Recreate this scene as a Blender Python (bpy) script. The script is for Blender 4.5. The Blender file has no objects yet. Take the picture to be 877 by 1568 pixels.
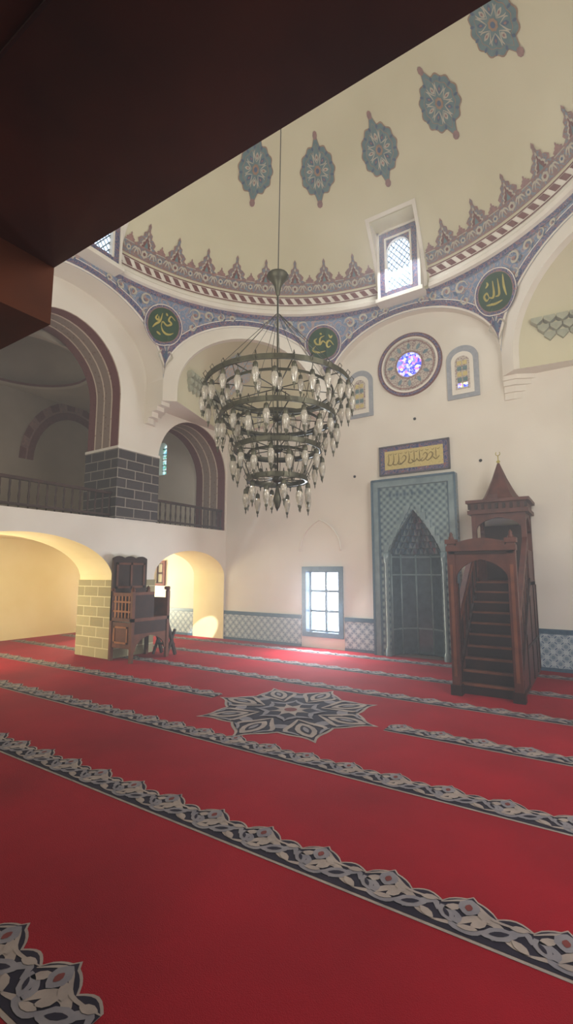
import bpy, bmesh, math, random
from mathutils import Vector
random.seed(4)
sc=bpy.context.scene
sc.view_settings.view_transform='Standard'
pi=math.pi
sin,cos,tan,sqrt=math.sin,math.cos,math.tan,math.sqrt
def lin(c):
    r=[]
    for x in c[:3]:
        x/=255.0
        r.append(x/12.92 if x<=.04045 else ((x+.055)/1.055)**2.4)
    return (r[0],r[1],r[2],1)
# ------------------------------------------------------------ materials
MATS={}
def newmat(name,rough=.6,metal=0,spec=.3):
    m=bpy.data.materials.new(name); m.use_nodes=True
    b=m.node_tree.nodes['Principled BSDF']
    b.inputs['Roughness'].default_value=rough
    b.inputs['Metallic'].default_value=metal
    b.inputs['Specular IOR Level'].default_value=spec
    MATS[name]=m
    return m,b,m.node_tree
def ramp(nt,src,stops,const=True):
    r=nt.nodes.new('ShaderNodeValToRGB')
    if const: r.color_ramp.interpolation='CONSTANT'
    e=r.color_ramp.elements
    while len(e)<len(stops): e.new(.5)
    for i,(p,c) in enumerate(stops):
        e[i].position=p; e[i].color=lin(c)
    nt.links.new(src,r.inputs[0]); return r.outputs[0]
def math_(nt,op,a,b=None):
    n=nt.nodes.new('ShaderNodeMath'); n.operation=op
    for i,x in enumerate((a,b)):
        if x is None: continue
        if isinstance(x,(int,float)): n.inputs[i].default_value=x
        else: nt.links.new(x,n.inputs[i])
    return n.outputs[0]
def objco(nt):
    t=nt.nodes.new('ShaderNodeTexCoord'); return t.outputs['Object']
def sep(nt,v):
    s=nt.nodes.new('ShaderNodeSeparateXYZ'); nt.links.new(v,s.inputs[0]); return s.outputs
def noise(nt,v,scale,detail=3):
    n=nt.nodes.new('ShaderNodeTexNoise'); n.inputs['Scale'].default_value=scale
    n.inputs['Detail'].default_value=detail; nt.links.new(v,n.inputs['Vector']); return n.outputs['Fac']
def plain(name,c1,c2=None,scale=3,rough=.6,metal=0,spec=.3,bump=0,bscale=60):
    m,b,nt=newmat(name,rough,metal,spec)
    c2=c2 or tuple(x*.88 for x in c1)
    co=objco(nt)
    o=ramp(nt,noise(nt,co,scale,5),[(.3,c1),(.7,c2)],False)
    nt.links.new(o,b.inputs['Base Color'])
    if bump:
        bp=nt.nodes.new('ShaderNodeBump'); bp.inputs['Strength'].default_value=bump
        bp.inputs['Distance'].default_value=.01
        nt.links.new(noise(nt,co,bscale,4),bp.inputs['Height']); nt.links.new(bp.outputs[0],b.inputs['Normal'])
    return m
def emis(name,c,s,c2=None,scale=4):
    m,b,nt=newmat(name,.4)
    b.inputs['Base Color'].default_value=lin(c)
    if c2:
        v=nt.nodes.new('ShaderNodeTexVoronoi'); v.inputs['Scale'].default_value=scale
        nt.links.new(objco(nt),v.inputs['Vector'])
        sp=sep(nt,v.outputs['Color'])
        o=ramp(nt,sp[0],c2,True)
        nt.links.new(o,b.inputs['Emission Color']); nt.links.new(o,b.inputs['Base Color'])
    else: b.inputs['Emission Color'].default_value=lin(c)
    b.inputs['Emission Strength'].default_value=s
    return m
def arab(name,scale,stops,rough=.6,dist=.35):
    m,b,nt=newmat(name,rough)
    co=objco(nt)
    n=nt.nodes.new('ShaderNodeTexNoise'); n.inputs['Scale'].default_value=scale*.7
    nt.links.new(co,n.inputs['Vector'])
    mx=nt.nodes.new('ShaderNodeMixRGB'); mx.blend_type='LINEAR_LIGHT'; mx.inputs[0].default_value=dist/scale*1.6
    nt.links.new(co,mx.inputs[1]); nt.links.new(n.outputs['Color'],mx.inputs[2])
    v=nt.nodes.new('ShaderNodeTexVoronoi'); v.feature='F1'; v.inputs['Scale'].default_value=scale
    nt.links.new(mx.outputs[0],v.inputs['Vector'])
    s=math_(nt,'SINE',math_(nt,'MULTIPLY',v.outputs['Distance'],13))
    s=math_(nt,'ADD',math_(nt,'MULTIPLY',s,.5),.5)
    nt.links.new(ramp(nt,s,stops,True),b.inputs['Base Color'])
    return m
def lattice(name,k,stops,rough=.35,swap=False):
    m,b,nt=newmat(name,rough,0,.5)
    s=sep(nt,objco(nt)); u=math_(nt,'ADD',s[0],s[1]); v=s[2]
    a=math_(nt,'SINE',math_(nt,'MULTIPLY',u,k)); c=math_(nt,'SINE',math_(nt,'MULTIPLY',v,k))
    a2=math_(nt,'COSINE',math_(nt,'MULTIPLY',u,2*k)); c2=math_(nt,'COSINE',math_(nt,'MULTIPLY',v,2*k))
    p=math_(nt,'MULTIPLY',a,c); q=math_(nt,'ADD',a2,c2)
    t=math_(nt,'ADD',math_(nt,'MULTIPLY',p,.4),math_(nt,'MULTIPLY',q,.14))
    t=math_(nt,'ADD',t,.5)
    nt.links.new(ramp(nt,t,stops,True),b.inputs['Base Color'])
    return m
def bricks(name,c1,c2,mort,rough=.8):
    m,b,nt=newmat(name,rough)
    s=sep(nt,objco(nt)); u=math_(nt,'ADD',s[0],s[1])
    cb=nt.nodes.new('ShaderNodeCombineXYZ'); nt.links.new(u,cb.inputs[0]); nt.links.new(s[2],cb.inputs[1])
    t=nt.nodes.new('ShaderNodeTexBrick')
    t.inputs['Color1'].default_value=lin(c1); t.inputs['Color2'].default_value=lin(c2); t.inputs['Mortar'].default_value=lin(mort)
    t.inputs['Scale'].default_value=1; t.inputs['Mortar Size'].default_value=.009
    t.inputs['Brick Width'].default_value=.42; t.inputs['Row Height'].default_value=.19
    nt.links.new(cb.outputs[0],t.inputs['Vector']); nt.links.new(t.outputs['Color'],b.inputs['Base Color'])
    return m
def axisband(name,axis,lo,hi,stops):
    m,b,nt=newmat(name,.7)
    co=objco(nt); s=sep(nt,co)
    t=math_(nt,'DIVIDE',math_(nt,'SUBTRACT',s[axis],lo),hi-lo)
    base=ramp(nt,t,stops,True)
    v=nt.nodes.new('ShaderNodeTexVoronoi'); v.inputs['Scale'].default_value=11; nt.links.new(co,v.inputs['Vector'])
    d=ramp(nt,v.outputs['Distance'],[(0,(205,175,150)),(.2,(255,255,255))],True)
    mx=nt.nodes.new('ShaderNodeMixRGB'); mx.blend_type='MULTIPLY'; mx.inputs[0].default_value=.8
    nt.links.new(base,mx.inputs[1]); nt.links.new(d,mx.inputs[2])
    nt.links.new(mx.outputs[0],b.inputs['Base Color']); return m
plain('plaster',(232,225,212),(222,214,200),1.2,.85,bump=.15,bscale=40)
plain('dome_plaster',(218,211,182),(208,201,170),.8,.85)
plain('white_trim',(234,228,216),(224,216,202),2,.7)
plain('yellow_plaster',(236,222,180),(228,212,162),1.5,.85)
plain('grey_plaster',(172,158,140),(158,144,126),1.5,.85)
plain('carpet_red',(150,16,30),(124,10,22),1.1,.95,spec=.1,bump=.5,bscale=220)
plain('carpet_beige',(158,144,134),(134,122,116),9,.95,spec=.1)
plain('carpet_grey',(132,126,128),(110,106,112),9,.95,spec=.1)
plain('carpet_navy',(46,40,50),(32,28,40),9,.95,spec=.1)
plain('carpet_rust',(120,60,56),(100,50,46),9,.95,spec=.1)
plain('floor_stone',(120,100,90),None,2,.8)
plain('wood',(96,50,38),(68,33,25),7,.45,spec=.35)
plain('wood_light',(124,74,52),(100,58,40),7,.5)
plain('wood_dark',(52,27,20),(34,17,13),5,.5)
plain('chair_wood',(106,56,30),(76,38,20),7,.6,spec=.2)
plain('chair_wood_light',(156,98,54),(128,78,42),7,.6,spec=.2)
plain('chair_wood_dark',(54,28,18),(38,19,12),7,.6,spec=.15)
plain('rail_wood',(70,46,38),(52,33,28),5,.5)
plain('gallery_wood',(84,40,18),(50,22,9),2.5,.6)
plain('gallery_beam_wood',(92,42,14),(60,26,8),2.5,.7,spec=.15)
plain('maroon',(130,82,76),(108,64,60),14,.8)
plain('rose',(166,124,114),(134,104,102),16,.8)
plain('pale_stone',(196,188,170),(180,172,156),16,.8)
plain('med_teal',(112,136,138),(94,120,124),10,.8)
plain('med_blue',(84,104,130),(70,90,118),10,.8)
plain('slate_line',(98,92,100),None,6,.7)
plain('patina',(82,80,62),(58,56,44),12,.45,.55,spec=.5)
plain('green_disc',(34,72,34),(24,56,28),5,.6)
plain('gold',(184,170,84),(166,150,66),8,.5)
plain('iron',(40,36,34),None,5,.5)
plain('marble',(136,156,162),(104,126,134),5,.18,spec=.6)
plain('tile_border',(80,110,128),(62,90,110),20,.22,spec=.6)
plain('muq',(178,178,156),(158,160,140),10,.8)
plain('med_edge',(170,138,112),(146,116,96),14,.8)
m,b,nt=newmat('lamp_glass',.12,0,.6)
b.inputs['Base Color'].default_value=lin((222,216,202)); b.inputs['Transmission Weight'].default_value=.7
emis('glass_day',(222,236,255),8)
emis('glass_dome',(205,222,250),2.2)
emis('glass_dim',(200,190,150),.7)
emis('glass_blue',(90,110,230),1.3,[(0,(60,70,220)),(.35,(110,130,255)),(.55,(190,190,255)),(.75,(230,230,180)),(.88,(200,120,200))],22)
emis('glass_stained',(190,220,220),1.4,[(0,(200,230,240)),(.3,(120,200,220)),(.55,(230,240,230)),(.8,(90,160,120))],20)
arab('penden',7,[(0,(116,132,160)),(.4,(178,182,184)),(.56,(106,124,156)),(.88,(176,150,144))])
arab('blue_border',14,[(0,(62,70,112)),(.5,(182,176,178)),(.66,(76,84,124)),(.9,(150,92,90))])
arab('crest',12,[(0,(138,106,100)),(.4,(176,160,142)),(.55,(116,92,94)),(.8,(118,132,146))])
arab('panelgold',20,[(0,(206,188,120)),(.5,(216,200,140)),(.85,(190,170,104))])
arab('rosette',14,[(0,(196,186,172)),(.5,(170,156,150)),(.66,(206,196,184)),(.85,(140,112,110))])
arab('squinch_paint',10,[(0,(176,190,200)),(.5,(206,190,160)),(.7,(220,150,110)),(.88,(190,196,196))])
lattice('dado',34,[(0,(116,138,156)),(.3,(196,204,202)),(.44,(126,148,162)),(.6,(190,200,200)),(.72,(84,110,138))])
lattice('mihrab_tile',46,[(0,(66,94,110)),(.3,(154,172,172)),(.42,(80,110,124)),(.62,(138,158,160)),(.75,(52,80,98))],.2)
bricks('basalt',(60,54,54),(74,67,65),(150,142,130))
bricks('limestone',(168,158,122),(148,138,104),(202,194,158))
mar=(112,60,56); cr=(206,188,168); gy=(142,122,108)
axisband('soffit_paint',0,-8.6,-7.6,[(0,mar),(.22,cr),(.26,gy),(.46,cr),(.50,gy),(.70,cr),(.74,mar),(.97,cr)])
# ------------------------------------------------------------ mesh builder
class MB:
    def __init__(s): s.v=[];s.f=[];s.m=[];s.sm=[];s.mats=[]
    def mi(s,n):
        if n not in s.mats: s.mats.append(n)
        return s.mats.index(n)
    def face(s,pts,mat,smooth=False):
        i=len(s.v); s.v.extend([tuple(p) for p in pts]); s.f.append(tuple(range(i,i+len(pts))))
        s.m.append(s.mi(mat)); s.sm.append(smooth)
    def box(s,x0,x1,y0,y1,z0,z1,mat):
        p=[(x,y,z) for z in (z0,z1) for y in (y0,y1) for x in (x0,x1)]
        for q in ((0,2,3,1),(4,5,7,6),(0,1,5,4),(2,6,7,3),(0,4,6,2),(1,3,7,5)):
            s.face([p[i] for i in q],mat)
    def obox(s,a,b,w,h,mat,up=(0,0,1)):
        a=Vector(a);b=Vector(b);d=(b-a).normalized();u=Vector(up)
        r=d.cross(u)
        if r.length<1e-4: r=d.cross(Vector((1,0,0)))
        r.normalize();u=r.cross(d).normalized()
        c=[]
        for e in (a,b):
            for (i,j) in ((-1,-1),(1,-1),(1,1),(-1,1)): c.append(e+r*w/2*i+u*h/2*j)
        for q in ((0,1,2,3),(7,6,5,4),(0,4,5,1),(1,5,6,2),(2,6,7,3),(3,7,4,0)): s.face([c[i] for i in q],mat)
    def prism(s,poly,P,d0,d1,mat):
        a=[P(u,d0,z) for u,z in poly]; b=[P(u,d1,z) for u,z in poly]
        s.face(a,mat); s.face(b[::-1],mat); n=len(poly)
        for i in range(n):
            j=(i+1)%n; s.face([a[i],a[j],b[j],b[i]],mat)
    def lathe(s,prof,c,mat,n=16,a0=0,a1=2*pi,smooth=True):
        for i in range(n):
            t0=a0+(a1-a0)*i/n;t1=a0+(a1-a0)*(i+1)/n
            for (r0,z0),(r1,z1) in zip(prof[:-1],prof[1:]):
                q=[(c[0]+r0*cos(t0),c[1]+r0*sin(t0),c[2]+z0),(c[0]+r0*cos(t1),c[1]+r0*sin(t1),c[2]+z0),
                   (c[0]+r1*cos(t1),c[1]+r1*sin(t1),c[2]+z1),(c[0]+r1*cos(t0),c[1]+r1*sin(t0),c[2]+z1)]
                if r0<1e-5: q=q[1:]
                elif r1<1e-5: q=q[:3]
                s.face(q,mat,smooth)
    def tube(s,pts,r,mat,n=6):
        pts=[Vector(p) for p in pts];rings=[]
        for i,p in enumerate(pts):
            d=(pts[min(i+1,len(pts)-1)]-pts[max(i-1,0)]).normalized()
            a=d.cross(Vector((0,0,1)))
            if a.length<1e-3:a=Vector((1,0,0))
            a.normalize();bb=d.cross(a)
            rr=r[i] if isinstance(r,(list,tuple)) else r
            rings.append([p+a*rr*cos(2*pi*k/n)+bb*rr*sin(2*pi*k/n) for k in range(n)])
        for A,B in zip(rings[:-1],rings[1:]):
            for k in range(n):
                j=(k+1)%n; s.face([A[k],A[j],B[j],B[k]],mat,True)
        s.face(rings[0],mat);s.face(rings[-1],mat)
    def fan(s,out,mp,mat,off=0,rings=3,c=(0,0)):
        n=len(out)
        for k in range(rings):
            f0=k/rings;f1=(k+1)/rings
            for i in range(n):
                j=(i+1)%n
                A=[(c[0]+(p[0]-c[0])*f,c[1]+(p[1]-c[1])*f) for p,f in ((out[i],f0),(out[j],f0),(out[j],f1),(out[i],f1))]
                if k==0: A=A[1:]
                s.face([mp(u,v,off) for u,v in A],mat)
    def annulus(s,r0,r1,mp,mat,off=0,n=40):
        for i in range(n):
            t0=2*pi*i/n;t1=2*pi*(i+1)/n
            s.face([mp(r*cos(t),r*sin(t),off) for r,t in ((r0,t0),(r0,t1),(r1,t1),(r1,t0))],mat)
    def ribbon(s,pts,w,mp,mat,off=0,sub=6):
        P=[Vector((p[0],p[1])) for p in pts];Q=[]
        for i in range(len(P)-1):
            p0=P[max(i-1,0)];p1=P[i];p2=P[i+1];p3=P[min(i+2,len(P)-1)]
            for k in range(sub):
                t=k/sub
                Q.append(.5*((2*p1)+(p2-p0)*t+(2*p0-5*p1+4*p2-p3)*t*t+(3*p1-p0-3*p2+p3)*t**3))
        Q.append(P[-1]);n=len(Q);L=[];R=[]
        for i,q in enumerate(Q):
            d=Q[min(i+1,n-1)]-Q[max(i-1,0)]
            if d.length<1e-6:d=Vector((1,0))
            d.normalize();nn=Vector((-d.y,d.x))
            ww=w*(.25+.75*sin(pi*min(1,max(0,i/(n-1)))) )
            L.append(q+nn*ww/2);R.append(q-nn*ww/2)
        for i in range(n-1): s.face([mp(*a,off) for a in (L[i],L[i+1],R[i+1],R[i])],mat)
    def obj(s,name,parent=None,merge=True):
        me=bpy.data.meshes.new(name); me.from_pydata(s.v,[],s.f)
        for n in s.mats: me.materials.append(MATS[n])
        for i,p in enumerate(me.polygons): p.material_index=s.m[i];p.use_smooth=s.sm[i]
        if merge:
            bm=bmesh.new();bm.from_mesh(me);bmesh.ops.remove_doubles(bm,verts=bm.verts,dist=1e-5)
            bmesh.ops.recalc_face_normals(bm,faces=bm.faces);bm.to_mesh(me);bm.free()
        o=bpy.data.objects.new(name,me);sc.collection.objects.link(o)
        if parent:o.parent=parent
        return o
def arch_wall(mb,u0,u1,z0,z1,ops,P,th,mf,mb_=None):
    mb_=mb_ or mf
    bp={u0,u1}
    for o in ops:
        c=(o['a']+o['b'])/2;h=(o['b']-o['a'])/2;n=o.get('n',24)
        for k in range(n+1):
            bp.add(round(c+h*cos(pi*k/n),5))
    bp=sorted(x for x in bp if u0-1e-6<=x<=u1+1e-6)
    for p,q in zip(bp[:-1],bp[1:]):
        m=(p+q)/2;cu=(z0,z0)
        act=sorted([o for o in ops if o['a']<m<o['b']],key=lambda o:o['zb'])
        for o in act:
            if o['zb']>cu[0]+1e-6 or o['zb']>cu[1]+1e-6:
                for w,mm in ((0,mf),(th,mb_)): mb.face([P(p,w,cu[0]),P(q,w,cu[1]),P(q,w,o['zb']),P(p,w,o['zb'])],mm)
                mb.face([P(p,0,o['zb']),P(q,0,o['zb']),P(q,th,o['zb']),P(p,th,o['zb'])],o.get('ms',mf))
            t=(o['top'](p),o['top'](q))
            mb.face([P(p,0,t[0]),P(q,0,t[1]),P(q,th,t[1]),P(p,th,t[0])],o.get('ms',mf))
            cu=t
        for w,mm in ((0,mf),(th,mb_)): mb.face([P(p,w,cu[0]),P(q,w,cu[1]),P(q,w,z1),P(p,w,z1)],mm)
    for o in ops:
        for e in (o['a'],o['b']):
            mb.face([P(e,0,o['zb']),P(e,th,o['zb']),P(e,th,o['top'](e)),P(e,0,o['top'](e))],o.get('ms',mf))
def arc(a,b,spring,rise):
    c=(a+b)/2;h=(b-a)/2
    return lambda u: spring+rise*sqrt(max(0,1-((u-c)/h)**2))
def ogive(a,b,spring,rise,e=.4):
    c=(a+b)/2;h=(b-a)/2
    return lambda u: spring+rise*sqrt(max(0,(1+e)**2-(min(1,abs(u-c)/h)+e)**2))/sqrt((1+e)**2-e*e)
def op(a,b,zb,top,ms=None,n=24):
    d=dict(a=a,b=b,zb=zb,top=top,n=n)
    if ms:d['ms']=ms
    return d
flat=lambda z:(lambda u:z)
# ------------------------------------------------------------ key dims
CX,CY,R=-2.87,4.56,4.22
ZS,RISE,ZR=5.5,1.3,7.13
S=R*tan(pi/8)
W=8.95; XL=-7.6; XL2=-8.6; XR=2*CX-XL; XW=-11.7; YB=-3.2
SZ,SR=6.03,4.42
def archz(s): return ZS+RISE*sqrt(max(0,1-(s/S)**2))
def near_side(a):
    k=round(a/(pi/4)); return k*pi/4
def surf(a,z,off=0):
    d=a-near_side(a); s=R*tan(d); za=archz(s); rho=R/cos(d)
    f=min(1,max(0,(z-za)/(ZR-za)))
    r=rho+(R-rho)*f**.8-off
    return (CX+r*cos(a),CY+r*sin(a),z)
def drad(z):
    return min(R,sqrt(max(0,SR*SR-(z-SZ)**2)))
def dmap(a,z,off=0):
    r=drad(z)-off
    return (CX+r*cos(a),CY+r*sin(a),z)
# ------------------------------------------------------------ floor & carpet
mb=MB(); mb.box(XW-.3,XR+.3,YB,W+.4,-.2,0,'floor_stone'); mb.obj('floor')
mb=MB(); mb.box(XW,XR-.005,YB+.01,W-.01,0.001,.012,'carpet_red')
ZC=.012
def almond(cx,cy,l,w,ang,n=10):
    out=[]
    for i in range(n):
        t=2*pi*i/n; x=l/2*cos(t); y=w/2*sin(t)*(1-abs(cos(t))**3*.6)
        out.append((cx+x*cos(ang)-y*sin(ang),cy+x*sin(ang)+y*cos(ang)))
    return out
def lobes(L,n=10):
    o=[]
    for i in range(n+1):
        t=i/n
        v=.175+.075*max(0,sin(pi*min(1,t/.62)))**.7*(1 if t<.62 else 0)+(.035*max(0,sin(pi*(t-.62)/.38)) if t>=.62 else 0)
        if abs(t-.31)<.06: v+=.025
        o.append((t*L,v))
    return o
def stripe(x0,x1,y0):
    L=.40; n=max(1,int(round((x1-x0)/L)));L=(x1-x0)/n
    for i in range(n):
        X=x0+i*L
        up=lobes(L,16)
        mb.face([(X,y0-.02,ZC+.002)]+[(X+L,y0-.02,ZC+.002)]+[(X+u,y0+v+.014,ZC+.002) for u,v in up[::-1]],'carpet_beige')
        mb.face([(X,y0-.002,ZC+.004)]+[(X+L,y0-.002,ZC+.004)]+[(X+u,y0+v,ZC+.004) for u,v in up[::-1]],'carpet_navy')
        f=lambda pts,mat,dz=.006: mb.face([(X+u,y0+v,ZC+dz) for u,v in pts],mat)
        g=lambda u,v,off=0:(X+u,y0+v,ZC+.006+off)
        mb.ribbon([(0,.03),(L*.2,.055),(L*.4,.13),(L*.62,.14),(L*.8,.06),(L,.03)],.044,g,'carpet_beige',0,4)
        mb.ribbon([(L*.08,.155),(L*.24,.10),(L*.2,.045),(L*.42,.03),(L*.55,.08)],.04,g,'carpet_grey',.001,4)
        mb.ribbon([(L*.62,.035),(L*.75,.10),(L*.92,.155),(L,.10)],.04,g,'carpet_grey',.001,4)
        mb.ribbon([(L*.0,.165),(L*.3,.235),(L*.6,.165),(L,.175)],.02,g,'carpet_beige',.0015,5)
        f(almond(L*.31,.19,.12,.10,pi/2),'carpet_grey',.0085); f(almond(L*.31,.185,.05,.035,pi/2),'carpet_rust',.010)
        f(almond(L*.14,.155,.09,.045,.7),'carpet_beige',.008); f(almond(L*.49,.16,.09,.045,-.7),'carpet_beige',.008)
        f(almond(L*.68,.085,.17,.085,.5),'carpet_grey',.008); f(almond(L*.68,.085,.09,.03,.5),'carpet_navy',.010)
        f(almond(L*.1,.10,.12,.065,-.9),'carpet_grey',.008); f(almond(L*.1,.10,.06,.02,-.9),'carpet_navy',.010)
        f(almond(L*.86,.165,.08,.04,.3),'carpet_beige',.009); f(almond(L*.46,.10,.09,.05,.9),'carpet_beige',.009)
        f(almond(L*.9,.055,.09,.045,-.6),'carpet_beige',.009); f(almond(L*.36,.05,.09,.035,.2),'carpet_beige',.009)
for k in range(-1,6):
    y=2.34+1.2*k
    if k==2: stripe(XW+.2,-4.2,y); stripe(-1.9,XR-.2,y)
    elif k==-1: stripe(XW+.2,-1.6,y-.08)
    elif k==3: stripe(XL+.05,XR-.2,y); stripe(XW+.2,XL2-.05,y)
    else: stripe(XW+.2,XR-.2,y)
def star(r,notch,n=8,ph=0,sub=8):
    o=[]
    for i in range(n*sub*2):
        t=2*pi*i/(n*sub*2)+ph
        p=(t-ph)*n/(2*pi)%1; d=abs(p-.5)*2
        rr=notch+(r-notch)*(d**2.2*.55+.45*d**8)+ .05*r*sin(pi*d)
        o.append((rr*cos(t),rr*sin(t)))
    return o
def carpet_medallion(cx,cy,r):
    def mp(dz): return lambda u,v,off=0:(cx+u,cy+v,ZC+dz+off)
    mb.fan(star(r,r*.72),mp(.002),'carpet_beige',rings=1)
    mb.fan(star(r*.94,r*.69),mp(.004),'carpet_navy',rings=1)
    for i in range(8):
        a=i*pi/4
        mb.face([(cx+x,cy+y,ZC+.006) for x,y in almond(cos(a)*r*.66,sin(a)*r*.66,r*.42,r*.2,a,14)],'carpet_beige')
        mb.face([(cx+x,cy+y,ZC+.008) for x,y in almond(cos(a)*r*.66,sin(a)*r*.66,r*.26,r*.1,a,14)],'carpet_navy')
        mb.face([(cx+x,cy+y,ZC+.009) for x,y in almond(cos(a)*r*.66,sin(a)*r*.66,r*.16,r*.05,a,14)],'carpet_grey')
        a2=a+pi/8
        mb.face([(cx+x,cy+y,ZC+.006) for x,y in almond(cos(a2)*r*.55,sin(a2)*r*.55,r*.24,r*.12,a2+pi/2,14)],'carpet_grey')
        for sg in(-1,1):
            b_=a+sg*.19
            mb.ribbon([(cos(a)*r*.34,sin(a)*r*.34),(cos(b_)*r*.5,sin(b_)*r*.5),(cos(a+sg*.30)*r*.66,sin(a+sg*.30)*r*.66),(cos(a+sg*.2)*r*.74,sin(a+sg*.2)*r*.74)],r*.05,mp(.0075),'carpet_beige',0,4)
            mb.ribbon([(cos(a+sg*.12)*r*.80,sin(a+sg*.12)*r*.80),(cos(a+sg*.22)*r*.72,sin(a+sg*.22)*r*.72),(cos(a+sg*.34)*r*.7,sin(a+sg*.34)*r*.7)],r*.035,mp(.0078),'carpet_grey',0,4)
    mb.fan(star(r*.4,r*.28,8,pi/8),mp(.009),'carpet_grey',rings=1)
    mb.fan(star(r*.34,r*.22,8,pi/8),mp(.010),'carpet_navy',rings=1)
    mb.fan(star(r*.24,r*.12,8,0),mp(.011),'carpet_beige',rings=1)
    mb.fan([(r*.07*cos(t*pi/6),r*.07*sin(t*pi/6)) for t in range(12)],mp(.012),'carpet_rust',rings=1)
carpet_medallion(-3.06,4.8,1.08)
mb.obj('patterned_prayer_carpet',merge=False)
# ------------------------------------------------------------ qibla wall
QW=lambda u,w,z:(u,W+w,z)
mb=MB()
arch_wall(mb,XW-.3,XR+.3,0,7.3,[
    op(-5.28,-4.5,.34,flat(1.62),'tile_border',2),
    op(-10.2,-9.75,1.3,flat(1.85),'white_trim',2),
    op(-10.15,-9.8,4.3,arc(-10.15,-9.8,5.05,.18),'white_trim',10),
    op(-3.35,-2.35,0,ogive(-3.35,-2.35,1.95,.85),'marble',24),
    ],QW,.45,'plaster')
pts=[]
top=ogive(-5.45,-4.45,2.05,.68,.6)
for i in range(25):
    u=-4.95+.5*cos(pi*i/24); pts.append((u,W-.01,top(u)))
mb.tube(pts,.018,'plaster',6)
mb.obj('wall_qibla')
mb=MB()
for a,b_ in ((XW,-5.42),(-4.37,-3.66),(-2.05,XR)):
    mb.box(a,b_,W-.03,W-.001,.012,.6,'dado'); mb.box(a,b_,W-.04,W-.001,.6,.68,'tile_border'); mb.box(a,b_,W-.035,W-.001,.012,.07,'tile_border')
mb.obj('trim_tile_dado')
def rect_window(name,x0,x1,z0,z1,glass,cols,rows,fr='tile_border',bar='iron',fw=.1):
    mb=MB()
    mb.box(x0-fw,x0,W-.05,W-.002,z0-fw,z1+fw,fr);mb.box(x1,x1+fw,W-.05,W-.002,z0-fw,z1+fw,fr)
    mb.box(x0,x1,W-.05,W-.002,z1,z1+fw,fr);mb.box(x0,x1,W-.05,W-.002,z0-fw,z0,fr)
    mb.box(x0,x1,W+.2,W+.22,z0,z1,glass)
    for i in range(cols+1):
        x=x0+(x1-x0)*i/cols; mb.box(max(x0,x-.025),min(x1,x+.025),W+.14,W+.18,z0,z1,bar)
    for i in range(rows+1):
        z=z0+(z1-z0)*i/rows; mb.box(x0,x1,W+.14,W+.18,max(z0,z-.025),min(z1,z+.025),bar)
    return mb.obj(name)
rect_window('window_1',-5.28,-4.5,.34,1.62,'glass_day',2,3,'tile_border','tile_border')
rect_window('window_2',-10.2,-9.75,1.3,1.85,'glass_dim',2,2,'maroon','wood',.06)
mb=MB()
mb.box(-10.15,-9.8,W+.2,W+.22,4.3,5.24,'glass_stained')
for i in range(1,6): mb.box(-10.15,-9.8,W+.16,W+.19,4.3+i*.16-.008,4.3+i*.16+.008,'iron')
mb.box(-9.985,-9.965,W+.16,W+.19,4.3,5.24,'iron'); mb.obj('window_3')
# ------------------------------------------------------------ other walls
mb=MB()
LW=lambda u,w,z:(XL-w,u,z)
ya,yb=5.7,6.7; ma,mb2=2*CY-yb,2*CY-ya
arch_wall(mb,YB,W,0,7.3,[
    op(mb2-1.0+.0,5.7,0,arc(mb2-1.0,5.7,1.45,.8),'yellow_plaster'),
    op(6.7,8.9,0,arc(6.7,8.9,1.5,.58),'yellow_plaster'),
    op(mb2,5.7,2.62,arc(mb2,5.7,5.05,1.2),'soffit_paint'),
    op(6.7,8.9,2.62,arc(6.7,8.9,3.95,1.1),'soffit_paint'),
    op(-1.5,1.2,0,arc(-1.5,1.2,1.45,.7),'yellow_plaster'),
    op(.2,ma,2.62,arc(.2,ma,3.95,1.1),'soffit_paint'),
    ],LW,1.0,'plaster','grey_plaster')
mb.obj('wall_left_arcade')
mb=MB()
for y0,y1 in ((ya,yb),(ma,mb2)):
    mb.box(XL2-.02,XL+.02,y0-.02,y1+.02,2.63,4.0,'basalt')
    mb.box(XL2-.03,XL+.03,y0-.03,y1+.03,4.0,4.05,'white_trim')
mb.obj('basalt_pier')
mb=MB()
mb.box(XL2-.02,XL+.02,ya-.02,yb+.02,.013,1.45,'limestone')
mb.obj('limestone_pillar')
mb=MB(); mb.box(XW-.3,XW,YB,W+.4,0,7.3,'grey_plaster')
mb.box(XW,XW+.01,YB,W,0,2.4,'yellow_plaster')
for c,h,zs in ((7.3,1.05,5.0),(4.0,1.05,5.0)):
    n=18
    for i in range(n):
        t0=pi*i/n;t1=pi*(i+1)/n
        for r0,r1,mm in ((h,h+.16,'maroon'),(h+.16,h+.2,'rose'),(h+.2,h+.36,'maroon' if i%2 else 'rose')):
            mb.face([(XW+.02,c+r*cos(t),zs-.6+r*sin(t)*1.25) for r,t in ((r0,t0),(r0,t1),(r1,t1),(r1,t0))],mm)
mb.obj('wall_left')
mb=MB(); mb.box(XR,XR+.3,YB,W+.4,0,7.3,'plaster'); mb.obj('wall_right')
mb=MB(); mb.box(XW-.3,XR+.3,YB-.3,YB,0,7.3,'plaster'); mb.obj('wall_back')
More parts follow.
